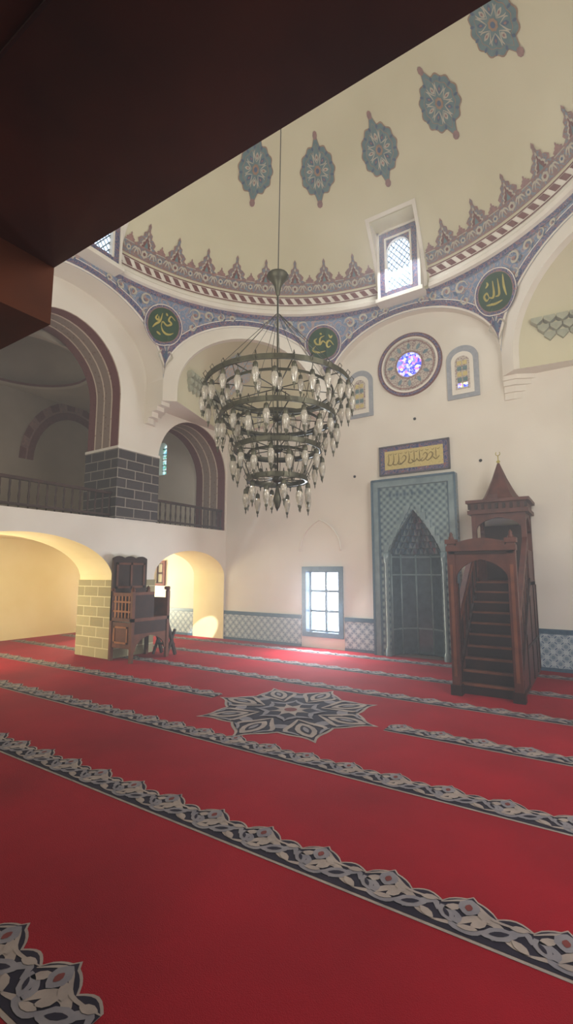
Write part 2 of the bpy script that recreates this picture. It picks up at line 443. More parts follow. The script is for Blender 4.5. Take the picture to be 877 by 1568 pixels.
for i,(y0,y1) in enumerate(((2.2,3.1),(6.0,6.9))):  # unseen windows added with glowing panes for niche reflections and floor glare
    mb=MB()
    mb.box(XR-.05,XR-.002,y0-.1,y0,.3,1.9,'tile_border');mb.box(XR-.05,XR-.002,y1,y1+.1,.3,1.9,'tile_border')
    mb.box(XR-.05,XR-.002,y0,y1,.3,.4,'tile_border');mb.box(XR-.05,XR-.002,y0,y1,1.8,1.9,'tile_border')
    mb.box(XR-.02,XR-.004,y0,y1,.4,1.8,'glass_day')
    mb.box(XR-.04,XR-.02,(y0+y1)/2-.02,(y0+y1)/2+.02,.4,1.8,'tile_border')
    for z in (.86,1.33): mb.box(XR-.04,XR-.02,y0,y1,z-.02,z+.02,'tile_border')
    mb.obj('window_%d'%(10+i))
mb=MB(); mb.box(XW,XL2+.001,YB,W,2.4,2.62,'yellow_plaster'); mb.obj('gallery_floor')
mb=MB()
c0=(-10.15,5.0)
N=32
for i in range(N):
    t0=2*pi*i/N;t1=2*pi*(i+1)/N
    def sq(t):
        k=3.5/max(abs(cos(t)),abs(sin(t))); return (c0[0]+max(-1.55,min(1.55,k*cos(t))),c0[1]+max(-3.9,min(3.9,k*sin(t)*1.2)),6.1)
    a=(c0[0]+1.5*cos(t0),c0[1]+1.5*sin(t0),6.1);b_=(c0[0]+1.5*cos(t1),c0[1]+1.5*sin(t1),6.1)
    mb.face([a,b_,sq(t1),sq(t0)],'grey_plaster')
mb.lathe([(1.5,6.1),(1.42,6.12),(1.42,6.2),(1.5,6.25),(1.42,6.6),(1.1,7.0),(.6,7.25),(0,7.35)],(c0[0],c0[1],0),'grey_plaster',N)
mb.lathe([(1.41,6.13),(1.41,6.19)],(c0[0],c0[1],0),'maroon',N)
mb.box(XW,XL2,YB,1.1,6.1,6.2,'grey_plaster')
mb.obj('ceiling_side_bay')
mb=MB()
def railing(y0,y1,x=XL-.12,z0=2.63,z1=3.14):
    mb.box(x-.035,x+.035,y0,y1,z1-.05,z1,'rail_wood');mb.box(x-.025,x+.025,y0,y1,z0+.04,z0+.08,'rail_wood')
    n=int((y1-y0)/.15)
    for i in range(n+1):
        y=y0+.03+(y1-y0-.06)*i/n
        mb.lathe([(.013,z0),(.013,z0+.1),(.022,z0+.2),(.013,z0+.3),(.018,z0+.4),(.013,z1-.04)],(x,y,0),'rail_wood',6)
railing(mb2+.03,ya-.03);railing(yb+.03,8.9);railing(.2,ma-.03)
mb.obj('gallery_railing')
# ------------------------------------------------------------ dome zone
mb=MB()
for k in range(8):
    base=k*pi/4
    ss=[S*cos(pi*i/28) for i in range(29)]
    for s0,s1 in zip(ss[:-1],ss[1:]):
        rows=8
        for j in range(rows):
            q=[]
            for s_,f in ((s0,j/rows),(s1,j/rows),(s1,(j+1)/rows),(s0,(j+1)/rows)):
                a=base+math.atan(s_/R)*.99999; za=archz(s_); z=za+(ZR-za)*f
                q.append(surf(a,z))
            mb.face(q,'penden',True)
        def offp(s_,w):
            n=Vector((s_/(S*S),(archz(s_)-ZS)/(RISE*RISE)))
            if n.length<1e-6:n=Vector((1,0))
            n.normalize(); s2=max(-S*.999,min(S*.999,s_+n.x*w)); z2=min(ZR-.01,archz(s_)+n.y*w)
            z2=max(z2,archz(s2))
            return s2,z2
        for w0,w1,mm,of in ((0,.035,'white_trim',.012),(.035,.14,'blue_border',.015),(.14,.155,'white_trim',.017)):
            q=[]
            for s_,w_ in ((s0,w0),(s1,w0),(s1,w1),(s0,w1)):
                s2,z2=offp(s_,w_); q.append(surf(base+math.atan(s2/R),z2,of))
            mb.face(q,mm)
    for i in range(20):
        a0=base-pi/8+pi/4*i/20;a1=a0+pi/80
        mb.face([surf(a,z,.018) for a,z in ((a0,ZR-.11),(a1,ZR-.11),(a1,ZR),(a0,ZR))],'blue_border')
def spiral(cx,cy,r,a0,turns,d=1,n=9):
    return [(cx+r*(1-.8*i/n)*cos(a0+d*turns*2*pi*i/n),cy+r*(1-.8*i/n)*sin(a0+d*turns*2*pi*i/n)) for i in range(n+1)]
for kk in range(1,16,2):
    av=kk*pi/8
    mp=lambda u,v,off,av=av: surf(av+u/4.3,6.52+v,.02+off)
    for sg in (-1,1):
        for (cx,cy,r,a0,tn,d) in ((.52,.36,.13,pi,1.2,-1),(.80,.40,.11,-pi/2,1.2,1),(1.06,.42,.09,pi/2,1.1,-1),(.48,.12,.09,pi/2,1.1,-1),(1.3,.43,.07,-pi/2,1.1,1)):
            mb.ribbon([(sg*x,y) for x,y in spiral(cx,cy,r,a0,tn,d)],.04,mp,'pale_stone',.004,3)
            mb.fan([(sg*x,y) for x,y in almond(cx,cy,r*.7,r*.45,a0)],mp,'rose',.006,1,(sg*cx,cy))
            mb.fan([(sg*x,y) for x,y in almond(cx+r*.9,cy-r*.5,r*.9,r*.4,1.0)],mp,'med_blue',.006,1,(sg*(cx+r*.9),cy-r*.5))
        mb.ribbon([(sg*x,y) for x,y in ((0,-.82),(.06,-.68),(.14,-.56),(.08,-.46),(.02,-.52))],.035,mp,'pale_stone',.004,3)
    mb.fan(almond(0,-.56,.2,.08,pi/2),mp,'med_blue',.006,1,(0,-.56))
mb.obj('pendentive_ring')
STROKES=[
 [[(.21,.13),(.12,.18),(.08,.1),(.14,.05),(.06,.0),(-.03,.05),(-.05,-.03)],[(-.05,-.03),(-.0,-.12),(.1,-.16),(.2,-.1)],[(-.05,.2),(-.08,.05),(-.16,-.03),(-.21,-.1)],[(-.14,.15),(-.17,.08),(-.11,.06),(-.12,.13)],[(.02,.22),(.05,.17)],[(-.12,-.15),(-.04,-.19)]],
 [[(.22,-.05),(.14,.04),(.08,-.02),(.1,-.09),(.16,-.06)],[(.08,-.03),(0,.04),(-.06,-.02),(-.05,.1),(.04,.14)],[(-.05,-.02),(-.13,-.01),(-.17,.06),(-.12,.1)],[(-.15,-.04),(-.21,-.12),(-.1,-.17),(.05,-.16)],[(.12,.16),(.16,.1),(.2,.14)],[(-.06,.2),(-.02,.17)]],
 [[(.19,.2),(.17,.02),(.18,-.14)],[(.09,.18),(.08,0),(.06,-.08),(.0,-.08)],[(-.0,.18),(-.01,0),(-.04,-.08),(-.1,-.06)],[(-.1,-.06),(-.13,.03),(-.19,.0),(-.16,-.08),(-.1,-.06)],[(-.14,.12),(-.09,.15),(-.1,.2)],[(-.18,-.15),(-.05,-.19),(.1,-.18)]],
]
for kk in (3,5,1,7,9,11,13,15):
    av=kk*pi/8; zc=6.52
    if kk==7: av+=math.radians(1.5)
    if kk==5: av+=math.radians(1.0)
    if kk==3: av-=math.radians(1.2)
    def mm_(u,v,off=0,av=av,zc=zc):
        return surf(av+u/4.3,zc+v,.03+off)
    d=MB(); circ=[(.4*cos(2*pi*i/40),.4*sin(2*pi*i/40)) for i in range(40)]
    d.fan(circ,mm_,'blue_border',0,4); d.annulus(.375,.39,mm_,'white_trim',.008)
    d.annulus(.32,.335,mm_,'rose',.008)
    d.fan([(x*.8,y*.8) for x,y in circ],mm_,'green_disc',.01,4)
    st_={3:2,5:1,7:0}.get(kk,kk%3)
    for st in STROKES[st_]:
        d.ribbon([(-x*1.05,y*1.05) for x,y in st],.04,mm_,'gold',.02,6)
    d.obj('calligraphy_medallion')
# arch soffits, stilted squinch arches and corbels
mb=MB()
def loc(k,s,d,z):
    a=k*pi/4; return (CX+d*cos(a)-s*sin(a),CY+d*sin(a)+s*cos(a),z)
ss=[S*cos(pi*i/28) for i in range(29)]
depth={0:XR-CX,2:W-CY,4:CX-XL,6:CX-XL}
for k,dd in depth.items():
    for s0,s1 in zip(ss[:-1],ss[1:]):
        mb.face([loc(k,s0,R,archz(s0)),loc(k,s1,R,archz(s1)),loc(k,s1,dd,archz(s1)),loc(k,s0,dd,archz(s0))],'plaster',True)
Z2=5.05; SI=1.46; NI=28
def inner(i):
    if i<2: return (SI,Z2+(5.35-Z2)*i/2)
    if i>NI+2: return (-SI,Z2+(5.35-Z2)*(NI+4-i)/2)
    t=pi*(i-2)/NI
    return (SI*cos(t),5.35+1.2*sin(t))
def outer(i):
    if i<2: return (S,Z2+(ZS-Z2)*i/2)
    if i>NI+2: return (-S,Z2+(ZS-Z2)*(NI+4-i)/2)
    t=pi*(i-2)/NI
    return (S*cos(t),archz(S*cos(t)))
CORN={1:(XR,W),3:(XL,W),5:(XL,CY-(CX-XL)),7:(XR,CY-(CX-XL))}
def sqpt(k,i,t,push=0):
    K=CORN[k]
    i0=int(min(NI+3,max(0,math.floor(i)))); fr_=i-i0
    a=inner(i0);b=inner(i0+1); s_=a[0]+(b[0]-a[0])*fr_; z=a[1]+(b[1]-a[1])*fr_
    p=loc(k,s_,R+.12,z); g=1-cos(t*pi/2)
    x=K[0]+(p[0]-K[0])*g; y=K[1]+(p[1]-K[1])*g
    return (x+(CX-K[0])*push,y+(CY-K[1])*push,Z2+(z-Z2)*sin(t*pi/2)-push*3)
for k,(sx,sy) in CORN.items():
    T=12
    for i in range(NI+4):
        oi,oj=outer(i),outer(i+1);ii,ij=inner(i),inner(i+1)
        mb.face([loc(k,oi[0],R,oi[1]),loc(k,oj[0],R,oj[1]),loc(k,ij[0],R,ij[1]),loc(k,ii[0],R,ii[1])],'plaster')
        mb.face([loc(k,ii[0],R,ii[1]),loc(k,ij[0],R,ij[1]),loc(k,ij[0],R+.12,ij[1]),loc(k,ii[0],R+.12,ii[1])],'white_trim')
        for j in range(T):
            q=[sqpt(k,i,j/T),sqpt(k,i+1,j/T),sqpt(k,i+1,(j+1)/T),sqpt(k,i,(j+1)/T)]
            if j==0:q=q[1:]
            mb.face(q,'dome_plaster',True)
    for sg in (1,-1):
        v=Vector(loc(k,sg*S,R,Z2)); I=Vector(loc(k,sg*SI,R+.0,Z2)); K=Vector((sx,sy,Z2))
        wallx=abs(v.x-sx)<abs(v.y-sy)
        F=Vector((sx,v.y,Z2)) if wallx else Vector((v.x,sy,Z2))
        mb.face([v,F,K,I],'plaster')
        up=Vector((0,0,ZS-Z2)); mb.face([v,F,F+up,v+up],'plaster')
        for (f0,z0,z1) in ((.95,Z2-.08,Z2),(.7,Z2-.17,Z2-.08),(.42,Z2-.28,Z2-.17),(.2,Z2-.4,Z2-.28)):
            a=F+(v-F)*f0
            if wallx:
                sy_=1 if sy>v.y else -1
                q=[(F.x,v.y-.02*sy_),(a.x,v.y),(a.x,v.y+sy_*(.12+.1*f0)),(F.x,v.y+sy_*(.22+.3*f0))]
            else:
                sx_=1 if sx>v.x else -1
                q=[(v.x-.02*sx_,F.y),(v.x,a.y),(v.x+sx_*(.12+.1*f0),a.y),(v.x+sx_*(.22+.3*f0),F.y)]
            lo=[(x,y,z0) for x,y in q];hi=[(x,y,z1) for x,y in q]
            mb.face(lo,'plaster');mb.face(hi,'plaster')
            for i in range(4): mb.face([lo[i],lo[(i+1)%4],hi[(i+1)%4],hi[i]],'plaster')
mb.obj('squinch_vault')
mb=MB()
def muq(P,u0,u1,z0,z1,dep,tiers,n):
    for j in range(tiers):
        zt=z1-(z1-z0)*j/tiers; zb=z1-(z1-z0)*(j+1)/tiers*1.1; d=dep*(1-j/tiers)
        w=(u1-u0)/n
        for i in range(n-j):
            a=u0+(i+j*.5)*w
            mb.prism([(a+.01,zt),(a+w-.01,zt),(a+w-.01,zt-(zt-zb)*.45),(a+w*.5,zb),(a+.01,zt-(zt-zb)*.45)],P,0,d,'muq')
for k in (3,1):
    K=Vector((CORN[k][0],CORN[k][1],0)); I=Vector(loc(k,SI,R+.12,0)); dv=(I-K); L=dv.length; dv.normalize()
    pn=Vector((-dv.y,dv.x,0)); 
    if pn.dot(Vector((CX,CY,0))-K)<0: pn=-pn
    P=lambda u,w,z,K=K,dv=dv,pn=pn:tuple(K+dv*u+pn*w+Vector((0,0,z)))
    muq(P,.45,L-.2,5.50,5.84,.2,3,11)
mb.obj('muqarnas_corbel')
mb=MB()
f=lambda u,v,off=0:sqpt(3,u,v,.008)
mb.fan([(15+5*cos(2*pi*i/32)*(1+.12*cos(8*2*pi*i/32)),.62+.2*sin(2*pi*i/32)*(1+.12*cos(8*2*pi*i/32))) for i in range(32)],f,'squinch_paint',0,4,(15,.62))
mb.obj('painted_rosette')
# dome shell
WH=.44; ZT=8.56
bm=bmesh.new()
zs_=[7.13,7.2,7.344]
e0=math.asin((7.344-SZ)/SR)
rows=[(R,z) for z in zs_]+[(SR*cos(e0+(pi/2-e0)*i/36),SZ+SR*sin(e0+(pi/2-e0)*i/36)) for i in range(1,37)]
n=128;V=[]
for r,z in rows[:-1]:
    V.append([bm.verts.new((CX+r*cos(2*pi*i/n),CY+r*sin(2*pi*i/n),z)) for i in range(n)])
tp=bm.verts.new((CX,CY,SZ+SR))
for A,B in zip(V[:-1],V[1:]):
    for i in range(n): bm.faces.new((A[i],A[(i+1)%n],B[(i+1)%n],B[i]))
for i in range(n): bm.faces.new((V[-1][i],V[-1][(i+1)%n],tp))
for co,no in (((CX+WH,0,0),(1,0,0)),((CX-WH,0,0),(1,0,0)),((0,CY+WH,0),(0,1,0)),((0,CY-WH,0),(0,1,0)),((0,0,ZT),(0,0,1))):
    bmesh.ops.bisect_plane(bm,geom=bm.verts[:]+bm.edges[:]+bm.faces[:],plane_co=co,plane_no=no)
dl=[]
for fc in bm.faces:
    c=fc.calc_center_median(); dx=c.x-CX;dy=c.y-CY
    if 7.2<c.z<ZT and (abs(dx)<WH or abs(dy)<WH) and max(abs(dx),abs(dy))>2.5: dl.append(fc)
bmesh.ops.delete(bm,geom=dl,context='FACES')
me=bpy.data.meshes.new('dome');bm.to_mesh(me);bm.free()
me.materials.append(MATS['dome_plaster'])
for p in me.polygons:p.use_smooth=True
o=bpy.data.objects.new('ceiling_dome',me);sc.collection.objects.link(o)
# dome windows
PD=3.97
for wi,k in enumerate((2,4,0,6)):
    mb=MB()
    P=lambda u,w,z,k=k:loc(k,u,PD+w,z)
    hw=.24
    arch_wall(mb,-WH,WH,7.08,ZT,[op(-hw,hw,7.22,arc(-hw,hw,8.06,.25),'white_trim',12)],P,.1,'blue_border')
    for sg in(-1,1):
        mb.prism([(sg*(hw+.0),7.2),(sg*(hw+.04),7.2),(sg*(hw+.04),8.36),(sg*hw,8.36)],P,-.015,0,'white_trim')
        mb.prism([(sg*(WH-.05),7.08),(sg*WH,7.08),(sg*WH,ZT),(sg*(WH-.05),ZT)],P,-.02,0,'white_trim')
    mb.prism([(-WH,ZT-.05),(WH,ZT-.05),(WH,ZT),(-WH,ZT)],P,-.02,0,'white_trim')
    mb.prism([(-hw-.04,8.34),(hw+.04,8.34),(hw+.04,8.38),(-hw-.04,8.38)],P,-.015,0,'white_trim')
    mb.prism([(-WH-.04,7.02),(WH+.04,7.02),(WH+.04,7.1),(-WH-.04,7.1)],P,-.05,.26,'white_trim')
    nz=20
    for sg in(-1,1):
        for i in range(nz):
            z0=7.08+(ZT-7.08)*i/nz;z1=7.08+(ZT-7.08)*(i+1)/nz
            q=[]
            for z in (z0,z1):
                dr=sqrt(max(0,drad(z)**2-WH**2)); q.append(dr)
            mb.face([loc(k,sg*WH,PD-.02,z0),loc(k,sg*WH,q[0],z0),loc(k,sg*WH,q[1],z1),loc(k,sg*WH,PD-.02,z1)],'white_trim')
    for sg in(-1,1):
        for i in range(nz):
            z0=7.2+(ZT+.05-7.2)*i/nz;z1=7.2+(ZT+.05-7.2)*(i+1)/nz
            mb.face([loc(k,sg*u,sqrt(drad(z)**2-u*u)-.03,z) for u,z in ((WH,z0),(WH+.07,z0),(WH+.07,z1),(WH,z1))],'white_trim')
    dt=[sqrt(drad(z)**2-.2)-.03 for z in (ZT,ZT+.06)]
    mb.face([loc(k,-WH-.07,dt[0],ZT),loc(k,WH+.07,dt[0],ZT),loc(k,WH+.07,dt[1],ZT+.06),loc(k,-WH-.07,dt[1],ZT+.06)],'white_trim')
    mb.face([loc(k,-WH,PD,ZT),loc(k,WH,PD,ZT),loc(k,WH,sqrt(drad(ZT)**2-WH**2),ZT),loc(k,-WH,sqrt(drad(ZT)**2-WH**2),ZT)],'dome_plaster')
    mb.face([loc(k,-hw,PD+.09,7.2),loc(k,hw,PD+.09,7.2),loc(k,hw,PD+.09,8.36),loc(k,-hw,PD+.09,8.36)],'glass_dome')
    st=.14
    for i in range(-8,9):
        for sg in(-1,1):
            (ua,za),(ub,zb)=[(u,7.75+sg*(u)*1.3+i*st) for u in (-hw,hw)]
            lo,hi=7.22,8.3
            dz=zb-za
            ta=(lo-za)/dz;tb=(hi-za)/dz
            t0=max(0,min(ta,tb));t1=min(1,max(ta,tb))
            if t1>t0: mb.tube([loc(k,ua+(ub-ua)*t0,PD+.07,za+dz*t0),loc(k,ua+(ub-ua)*t1,PD+.07,za+dz*t1)],.011,'marble',4)
    mb.obj('window_%d'%(4+wi))
# ring bands and crests
mb=MB()
NR=192
def inwin(a,m=.0):
    k=round(a/(pi/2))*(pi/2); return abs(tan(a-k)*R)<WH+.06+m
def band(z0,z1,mat,off,n=NR):
    for i in range(n):
        a0=2*pi*i/n;a1=2*pi*(i+1)/n
        if inwin((a0+a1)/2):continue
        mb.face([dmap(a0,z0,off),dmap(a1,z0,off),dmap(a1,z1,off),dmap(a0,z1,off)],mat)
for i in range(NR):
    a0=2*pi*i/NR;a1=2*pi*(i+1)/NR
    if inwin((a0+a1)/2):continue
    prof=[(0,7.1),(.07,7.13),(.09,7.2),(.05,7.24),(.05,7.3),(.02,7.34),(.0,7.345)]
    for (o0,z0),(o1,z1) in zip(prof[:-1],prof[1:]):
        mb.face([(CX+(R-o0)*cos(a0),CY+(R-o0)*sin(a0),z0),(CX+(R-o0)*cos(a1),CY+(R-o0)*sin(a1),z0),(CX+(R-o1)*cos(a1),CY+(R-o1)*sin(a1),z1),(CX+(R-o1)*cos(a0),CY+(R-o1)*sin(a0),z1)],'white_trim')
band(7.35,7.37,'maroon',.012); band(7.37,7.5,'white_trim',.010)
for i in range(130):
    a0=2*pi*i/130;a1=2*pi*(i+1)/130
    if inwin((a0+a1)/2):continue
    mb.face([dmap(a0,7.38,.018),dmap(a0+(a1-a0)*.55,7.38,.018),dmap(a1,7.49,.018),dmap(a0+(a1-a0)*.45,7.49,.018)],'maroon')
band(7.5,7.52,'maroon',.014); band(7.56,7.575,'rose',.014); band(7.575,7.76,'crest',.012); band(7.76,7.775,'pale_stone',.014)
NM=40
def crest_out(h,w):
    pts=[(-.5,0),(-.5,.1),(-.36,.16),(-.42,.3),(-.3,.42),(-.2,.46),(-.2,.6),(-.08,.68),(-.05,.8),(-.07,.88),(0,1)]
    full=pts+[(-x,y) for x,y in pts[-2::-1]]
    return [(x*w,y*h) for x,y in full]
for i in range(NM):
    a=2*pi*(i+.5)/NM
    for (h,w,da,mm,of) in ((.43,.46,0,'rose',.018),(.38,.38,0,'crest',.022),(.27,.25,0,'pale_stone',.026),(.22,.19,0,'maroon',.030),(.12,.08,0,'med_teal',.034),(.15,.22,pi/NM,'rose',.02)):
        if inwin(a+da,.15):continue
        mp=lambda u,v,off,a=a,da=da,h=h:dmap(a+da-u/R,7.75+v+(.02 if h<.4 else 0),off)
        oc=crest_out(h,w)
        mb.fan(oc,mp,mm,of,1,(0,h*.3))
    for da,r_ in ((0,.06),(pi/NM,.045)):
        if inwin(a+da,.1):continue
        mp=lambda u,v,off,a=a,da=da:dmap(a+da-u/R,7.667+v,off)
        mb.fan([(r_*cos(t*pi/6)*(1+.2*(t%2)),r_*sin(t*pi/6)*(1+.2*(t%2))) for t in range(12)],mp,'pale_stone',.018,1)
        mb.fan([(r_*.5*cos(t*pi/4),r_*.5*sin(t*pi/4)) for t in range(8)],mp,'maroon' if da==0 else 'med_blue',.022,1)
        for sg in (-1,1): mb.ribbon([(sg*.07,-.02),(sg*.12,.05),(sg*.18,.03),(sg*.21,-.05)],.03,mp,'pale_stone',.018,3)
mb.obj('dome_ornament_band')
# dome medallions
for i in range(15):
    a=math.radians(88.5+24*i)
    ec=math.asin((9.36-SZ)/SR)
    def mp(u,v,off,a=a):
        e=ec+v/SR; r=(SR-off)*cos(e); return (CX+r*cos(a-u/(SR*cos(ec))),CY+r*sin(a-u/(SR*cos(ec))),SZ+(SR-off)*sin(e))
    def out(w,h,lob,ph=0):
        o=[]
        for j in range(72):
            t=2*pi*j/72
            x=w*cos(t);y=h*.8*sin(t)
            k=1+lob*cos(12*t+ph)
            if abs(abs(t-pi)-pi/2)<.25 : k*=1+.32*(1-abs(abs(t-pi)-pi/2)/.25)
            o.append((x*k,y*k))
        return o
    d=MB(); d.fan(out(.335,.52,.05),mp,'med_edge',.01,4); d.fan(out(.315,.49,.05),mp,'med_teal',.014,4)
    d.fan(out(.25,.39,.04),mp,'med_edge',.018,4); d.fan(out(.24,.38,.04),mp,'med_teal',.021,4)
    for j in range(12):
        t=2*pi*(j+.5)/12
        d.fan(almond(.285*cos(t),.36*sin(t),.07,.04,t),mp,'med_blue',.026,1,(.285*cos(t),.36*sin(t)))
    for j in range(8):
        t=2*pi*j/8
        c_=(.155*cos(t),.215*sin(t))
        d.fan(almond(c_[0],c_[1],.12,.06,math.atan2(sin(t)*1.4,cos(t))),mp,'med_blue' if j%2 else 'pale_stone',.026,1,c_)
        d.fan(almond(c_[0],c_[1],.05,.03,math.atan2(sin(t)*1.4,cos(t))),mp,'rose',.030,1,c_)
        for sg in (-1,1):
            d.ribbon([(.08*cos(t),.12*sin(t)),(.17*cos(t+sg*.35),.24*sin(t+sg*.35)),(.21*cos(t+sg*.3),.31*sin(t+sg*.3))],.018,mp,'pale_stone',.024,3)
    d.fan([(.06*cos(t*pi/8)*(1+.18*(t%2)),.08*sin(t*pi/8)*(1+.18*(t%2))) for t in range(16)],mp,'med_edge',.030,1)
    d.fan([(.035*cos(t*pi/4),.045*sin(t*pi/4)) for t in range(8)],mp,'med_blue',.034,1)
    for sg in(-1,1):
        d.fan([(.05*cos(t*pi/4),sg*.55+.06*sin(t*pi/4)*1.2) for t in range(8)],mp,'rose',.016,1,(0,sg*.55))
    d.obj('dome_medallion')
# ------------------------------------------------------------ qibla wall ornaments
WM=lambda cx,cz:(lambda u,v,off=0:(cx+u,W-.004-off,cz+v))
mb=MB(); mp=WM(-2.85,5.76)
mb.annulus(0.0001,.53,mp,'rosette',.01); mb.annulus(.58,.66,mp,'maroon',.03,56); mb.annulus(.54,.58,mp,'white_trim',.025)
mb.annulus(.60,.64,mp,'blue_border',.034,56); mb.annulus(.49,.51,mp,'rose',.02)
mb.annulus(.27,.29,mp,'rose',.02)
mb.fan([(.25*cos(2*pi*i/24),.25*sin(2*pi*i/24)) for i in range(24)],mp,'glass_blue',.02,1)
for i in range(12):
    t=2*pi*i/12
    mb.fan([(x,y) for x,y in almond(.39*cos(t),.39*sin(t),.14,.07,t)],mp,'marble',.02,1,(.39*cos(t),.39*sin(t)))
    mb.ribbon([(.06*cos(t),.06*sin(t)),(.14*cos(t),.14*sin(t)),(.25*cos(t),.25*sin(t))],.012,mp,'white_trim',.026,2)
for i in range(56):
    t0=2*pi*i/56;t1=2*pi*(i+1)/56
    mb.face([mp(.66*cos(t0),.66*sin(t0),0),mp(.66*cos(t1),.66*sin(t1),0),mp(.66*cos(t1),.66*sin(t1),.03),mp(.66*cos(t0),.66*sin(t0),.03)],'maroon')
mb.obj('rose_window')
plain('pale_blue_border',(166,168,172),(148,152,160),16,.7)
for i,x in enumerate((-3.93,-1.83)):
    mb=MB()
    PP=lambda u,w,z:(u,W-.03+w,z)
    for (h,z0,t,mm,dd) in ((.29,4.85,5.62,'pale_blue_border',0),(.2,4.93,5.58,'white_trim',-.01)):
        poly=[(x-h,z0),(x+h,z0)]+[(x+h*cos(pi*j/16),t+h*.9*sin(pi*j/16)) for j in range(17)]
        mb.prism(poly,PP,dd,.028,mm)
    h=.13
    poly=[(x-h,5.02),(x+h,5.02)]+[(x+h*cos(pi*j/16),5.55+h*.9*sin(pi*j/16)) for j in range(17)]
    mb.prism(poly,PP,-.02,.0,'rosette' )
    for j in range(5):
        for q in (-1,1):
            mb.prism([(x+q*.05-.04,5.05+j*.11),(x+q*.05+.04,5.05+j*.11),(x+q*.05+.04,5.13+j*.11),(x+q*.05-.04,5.13+j*.11)],PP,-.026,-.02,'glass_blue' if (j==0 and i==1) else ('panelgold' if (j+q)%2 else 'med_teal'))
    mb.obj('window_%d'%(8+i))
mb=MB()
mb.box(-3.5,-2.16,W-.03,W-.001,3.56,4.1,'blue_border'); mb.box(-3.41,-2.25,W-.04,W-.03,3.64,4.02,'panelgold')
for (a,b_,c,d_) in ((-3.52,-2.14,4.1,4.13),(-3.52,-2.14,3.53,3.56),(-3.53,-3.5,3.53,4.13),(-2.16,-2.13,3.53,4.13)): mb.box(a,b_,W-.05,W-.001,c,d_,'slate_line')
mp=WM(-2.83,3.83)
plain('ochre',(150,128,62),None,9,.6)
rnd=random.Random(2)
for j in range(10):
    x=-.5+j*.105; k=rnd.choice((0,1,2))
    if k==0: mb.ribbon([(x,.14),(x+.01,.0),(x-.01,-.08),(x+.05,-.1),(x+.11,-.05)],.026,mp,'ochre',.042,4)
    elif k==1: mb.ribbon([(x-.04,.02),(x+.01,.07),(x+.05,.02),(x+.01,-.05),(x-.06,-.09),(x-.09,-.04)],.026,mp,'ochre',.042,4)
    else:
        mb.ribbon([(x,.15),(x+.005,-.06)],.02,mp,'ochre',.042,4); mb.ribbon([(x-.06,-.02),(x,-.08),(x+.07,-.02)],.026,mp,'ochre',.042,4)
    mb.ribbon([(x+.02,.13),(x+.05,.11),(x+.08,.14)],.014,mp,'ochre',.042,3)
mb.obj('calligraphy_panel')
for (x,z) in ((-2.78,4.62),(-4.1,3.6),(-1.6,3.62)):
    mb=MB(); mb.lathe([(0,0),(.03,0),(.025,.015),(.01,.03),(0,.03)],(0,0,0),'iron',10)
    mb.v=[(x+v[0],W-.001-v[2],z+v[1]) for v in mb.v]; mb.obj('wall_hook')
# ------------------------------------------------------------ mihrab
mb=MB(); MX0,MX1=-3.66,-2.04; NC=-2.85
MP=lambda u,w,z:(u,W-.1+w,z)
def hood(u):
    s=abs(u-NC)/.5
    return 1.95+.85*(1-s)**.75
arch_wall(mb,MX0+.12,MX1-.12,.0,3.28,[op(-3.35,-2.35,0,lambda u:hood(u),'marble',28)],MP,.1,'mihrab_tile')
def fr(x0,x1,z0,z1,d,mat): mb.box(x0,x1,W-d,W-.001,z0,z1,mat)
fr(MX0,MX0+.12,.012,3.4,.14,'marble');fr(MX1-.12,MX1,.012,3.4,.14,'marble');fr(MX0+.12,MX1-.12,3.28,3.4,.14,'marble')
fr(MX0-.02,MX0+.02,.012,3.43,.16,'tile_border');fr(MX1-.02,MX1+.02,.012,3.43,.16,'tile_border');fr(MX0,MX1,3.4,3.44,.16,'tile_border')
fr(MX0+.12,MX0+.15,.012,3.28,.12,'tile_border');fr(MX1-.15,MX1-.12,.012,3.28,.12,'tile_border')
for x in (-3.40,-2.30):
    mb.lathe([(.06,.013),(.06,.12),(.035,.18),(.035,1.75),(.055,1.83),(.06,1.95),(.04,1.97)],(x,W-.12,0),'marble',12)
def ring(r,z): return [(NC+r*cos(t),W+r*.95*sin(t),z) for t in [pi*i/5 for i in range(6)]]
A=ring(.5,0.012);B=ring(.5,1.95)
plain('niche_tile',(78,98,108),(54,72,86),9,.12,spec=.8)
for i in range(5): mb.face([A[i],A[i+1],B[i+1],B[i]],'niche_tile')
for i in range(6):
    mb.tube([A[i],B[i]],.02,'marble',5)
for z in (.5,1.55,1.9):
    Cc=ring(.495,z)
    for i in range(5): mb.obox(Cc[i],Cc[i+1],.012,.03,'marble')
tiers=7
for j in range(tiers):
    r0=.5*(1-j/tiers)**.8; r1=.5*(1-(j+1)/tiers)**.8 if j<tiers-1 else .01; z0=1.95+.85*j/tiers;z1=1.95+.85*(j+1)/tiers
    n=max(4,12-j)
    for i in range(n):
        t0=pi*i/n;t1=pi*(i+1)/n;tm=(t0+t1)/2
        q=lambda r,t,z:(NC+r*cos(t),W-.08+(r*.95+.08)*sin(t),z)
        mid=q(r0*1.03,tm,z0+ (z1-z0)*.1)
        mb.face([q(r0,t0,z0),mid,q(r1*1.06,tm,z1)],'niche_tile' if (i+j)%2 else 'marble')
        mb.face([mid,q(r0,t1,z0),q(r1*1.06,tm,z1)],'marble' if (i+j)%2 else 'tile_border')
        mb.face([q(r0,t0,z0),q(r1*1.06,tm,z1),q(r1,t0,z1)],'tile_border')
        mb.face([q(r0,t1,z0),q(r1,t1,z1),q(r1*1.06,tm,z1)],'niche_tile')
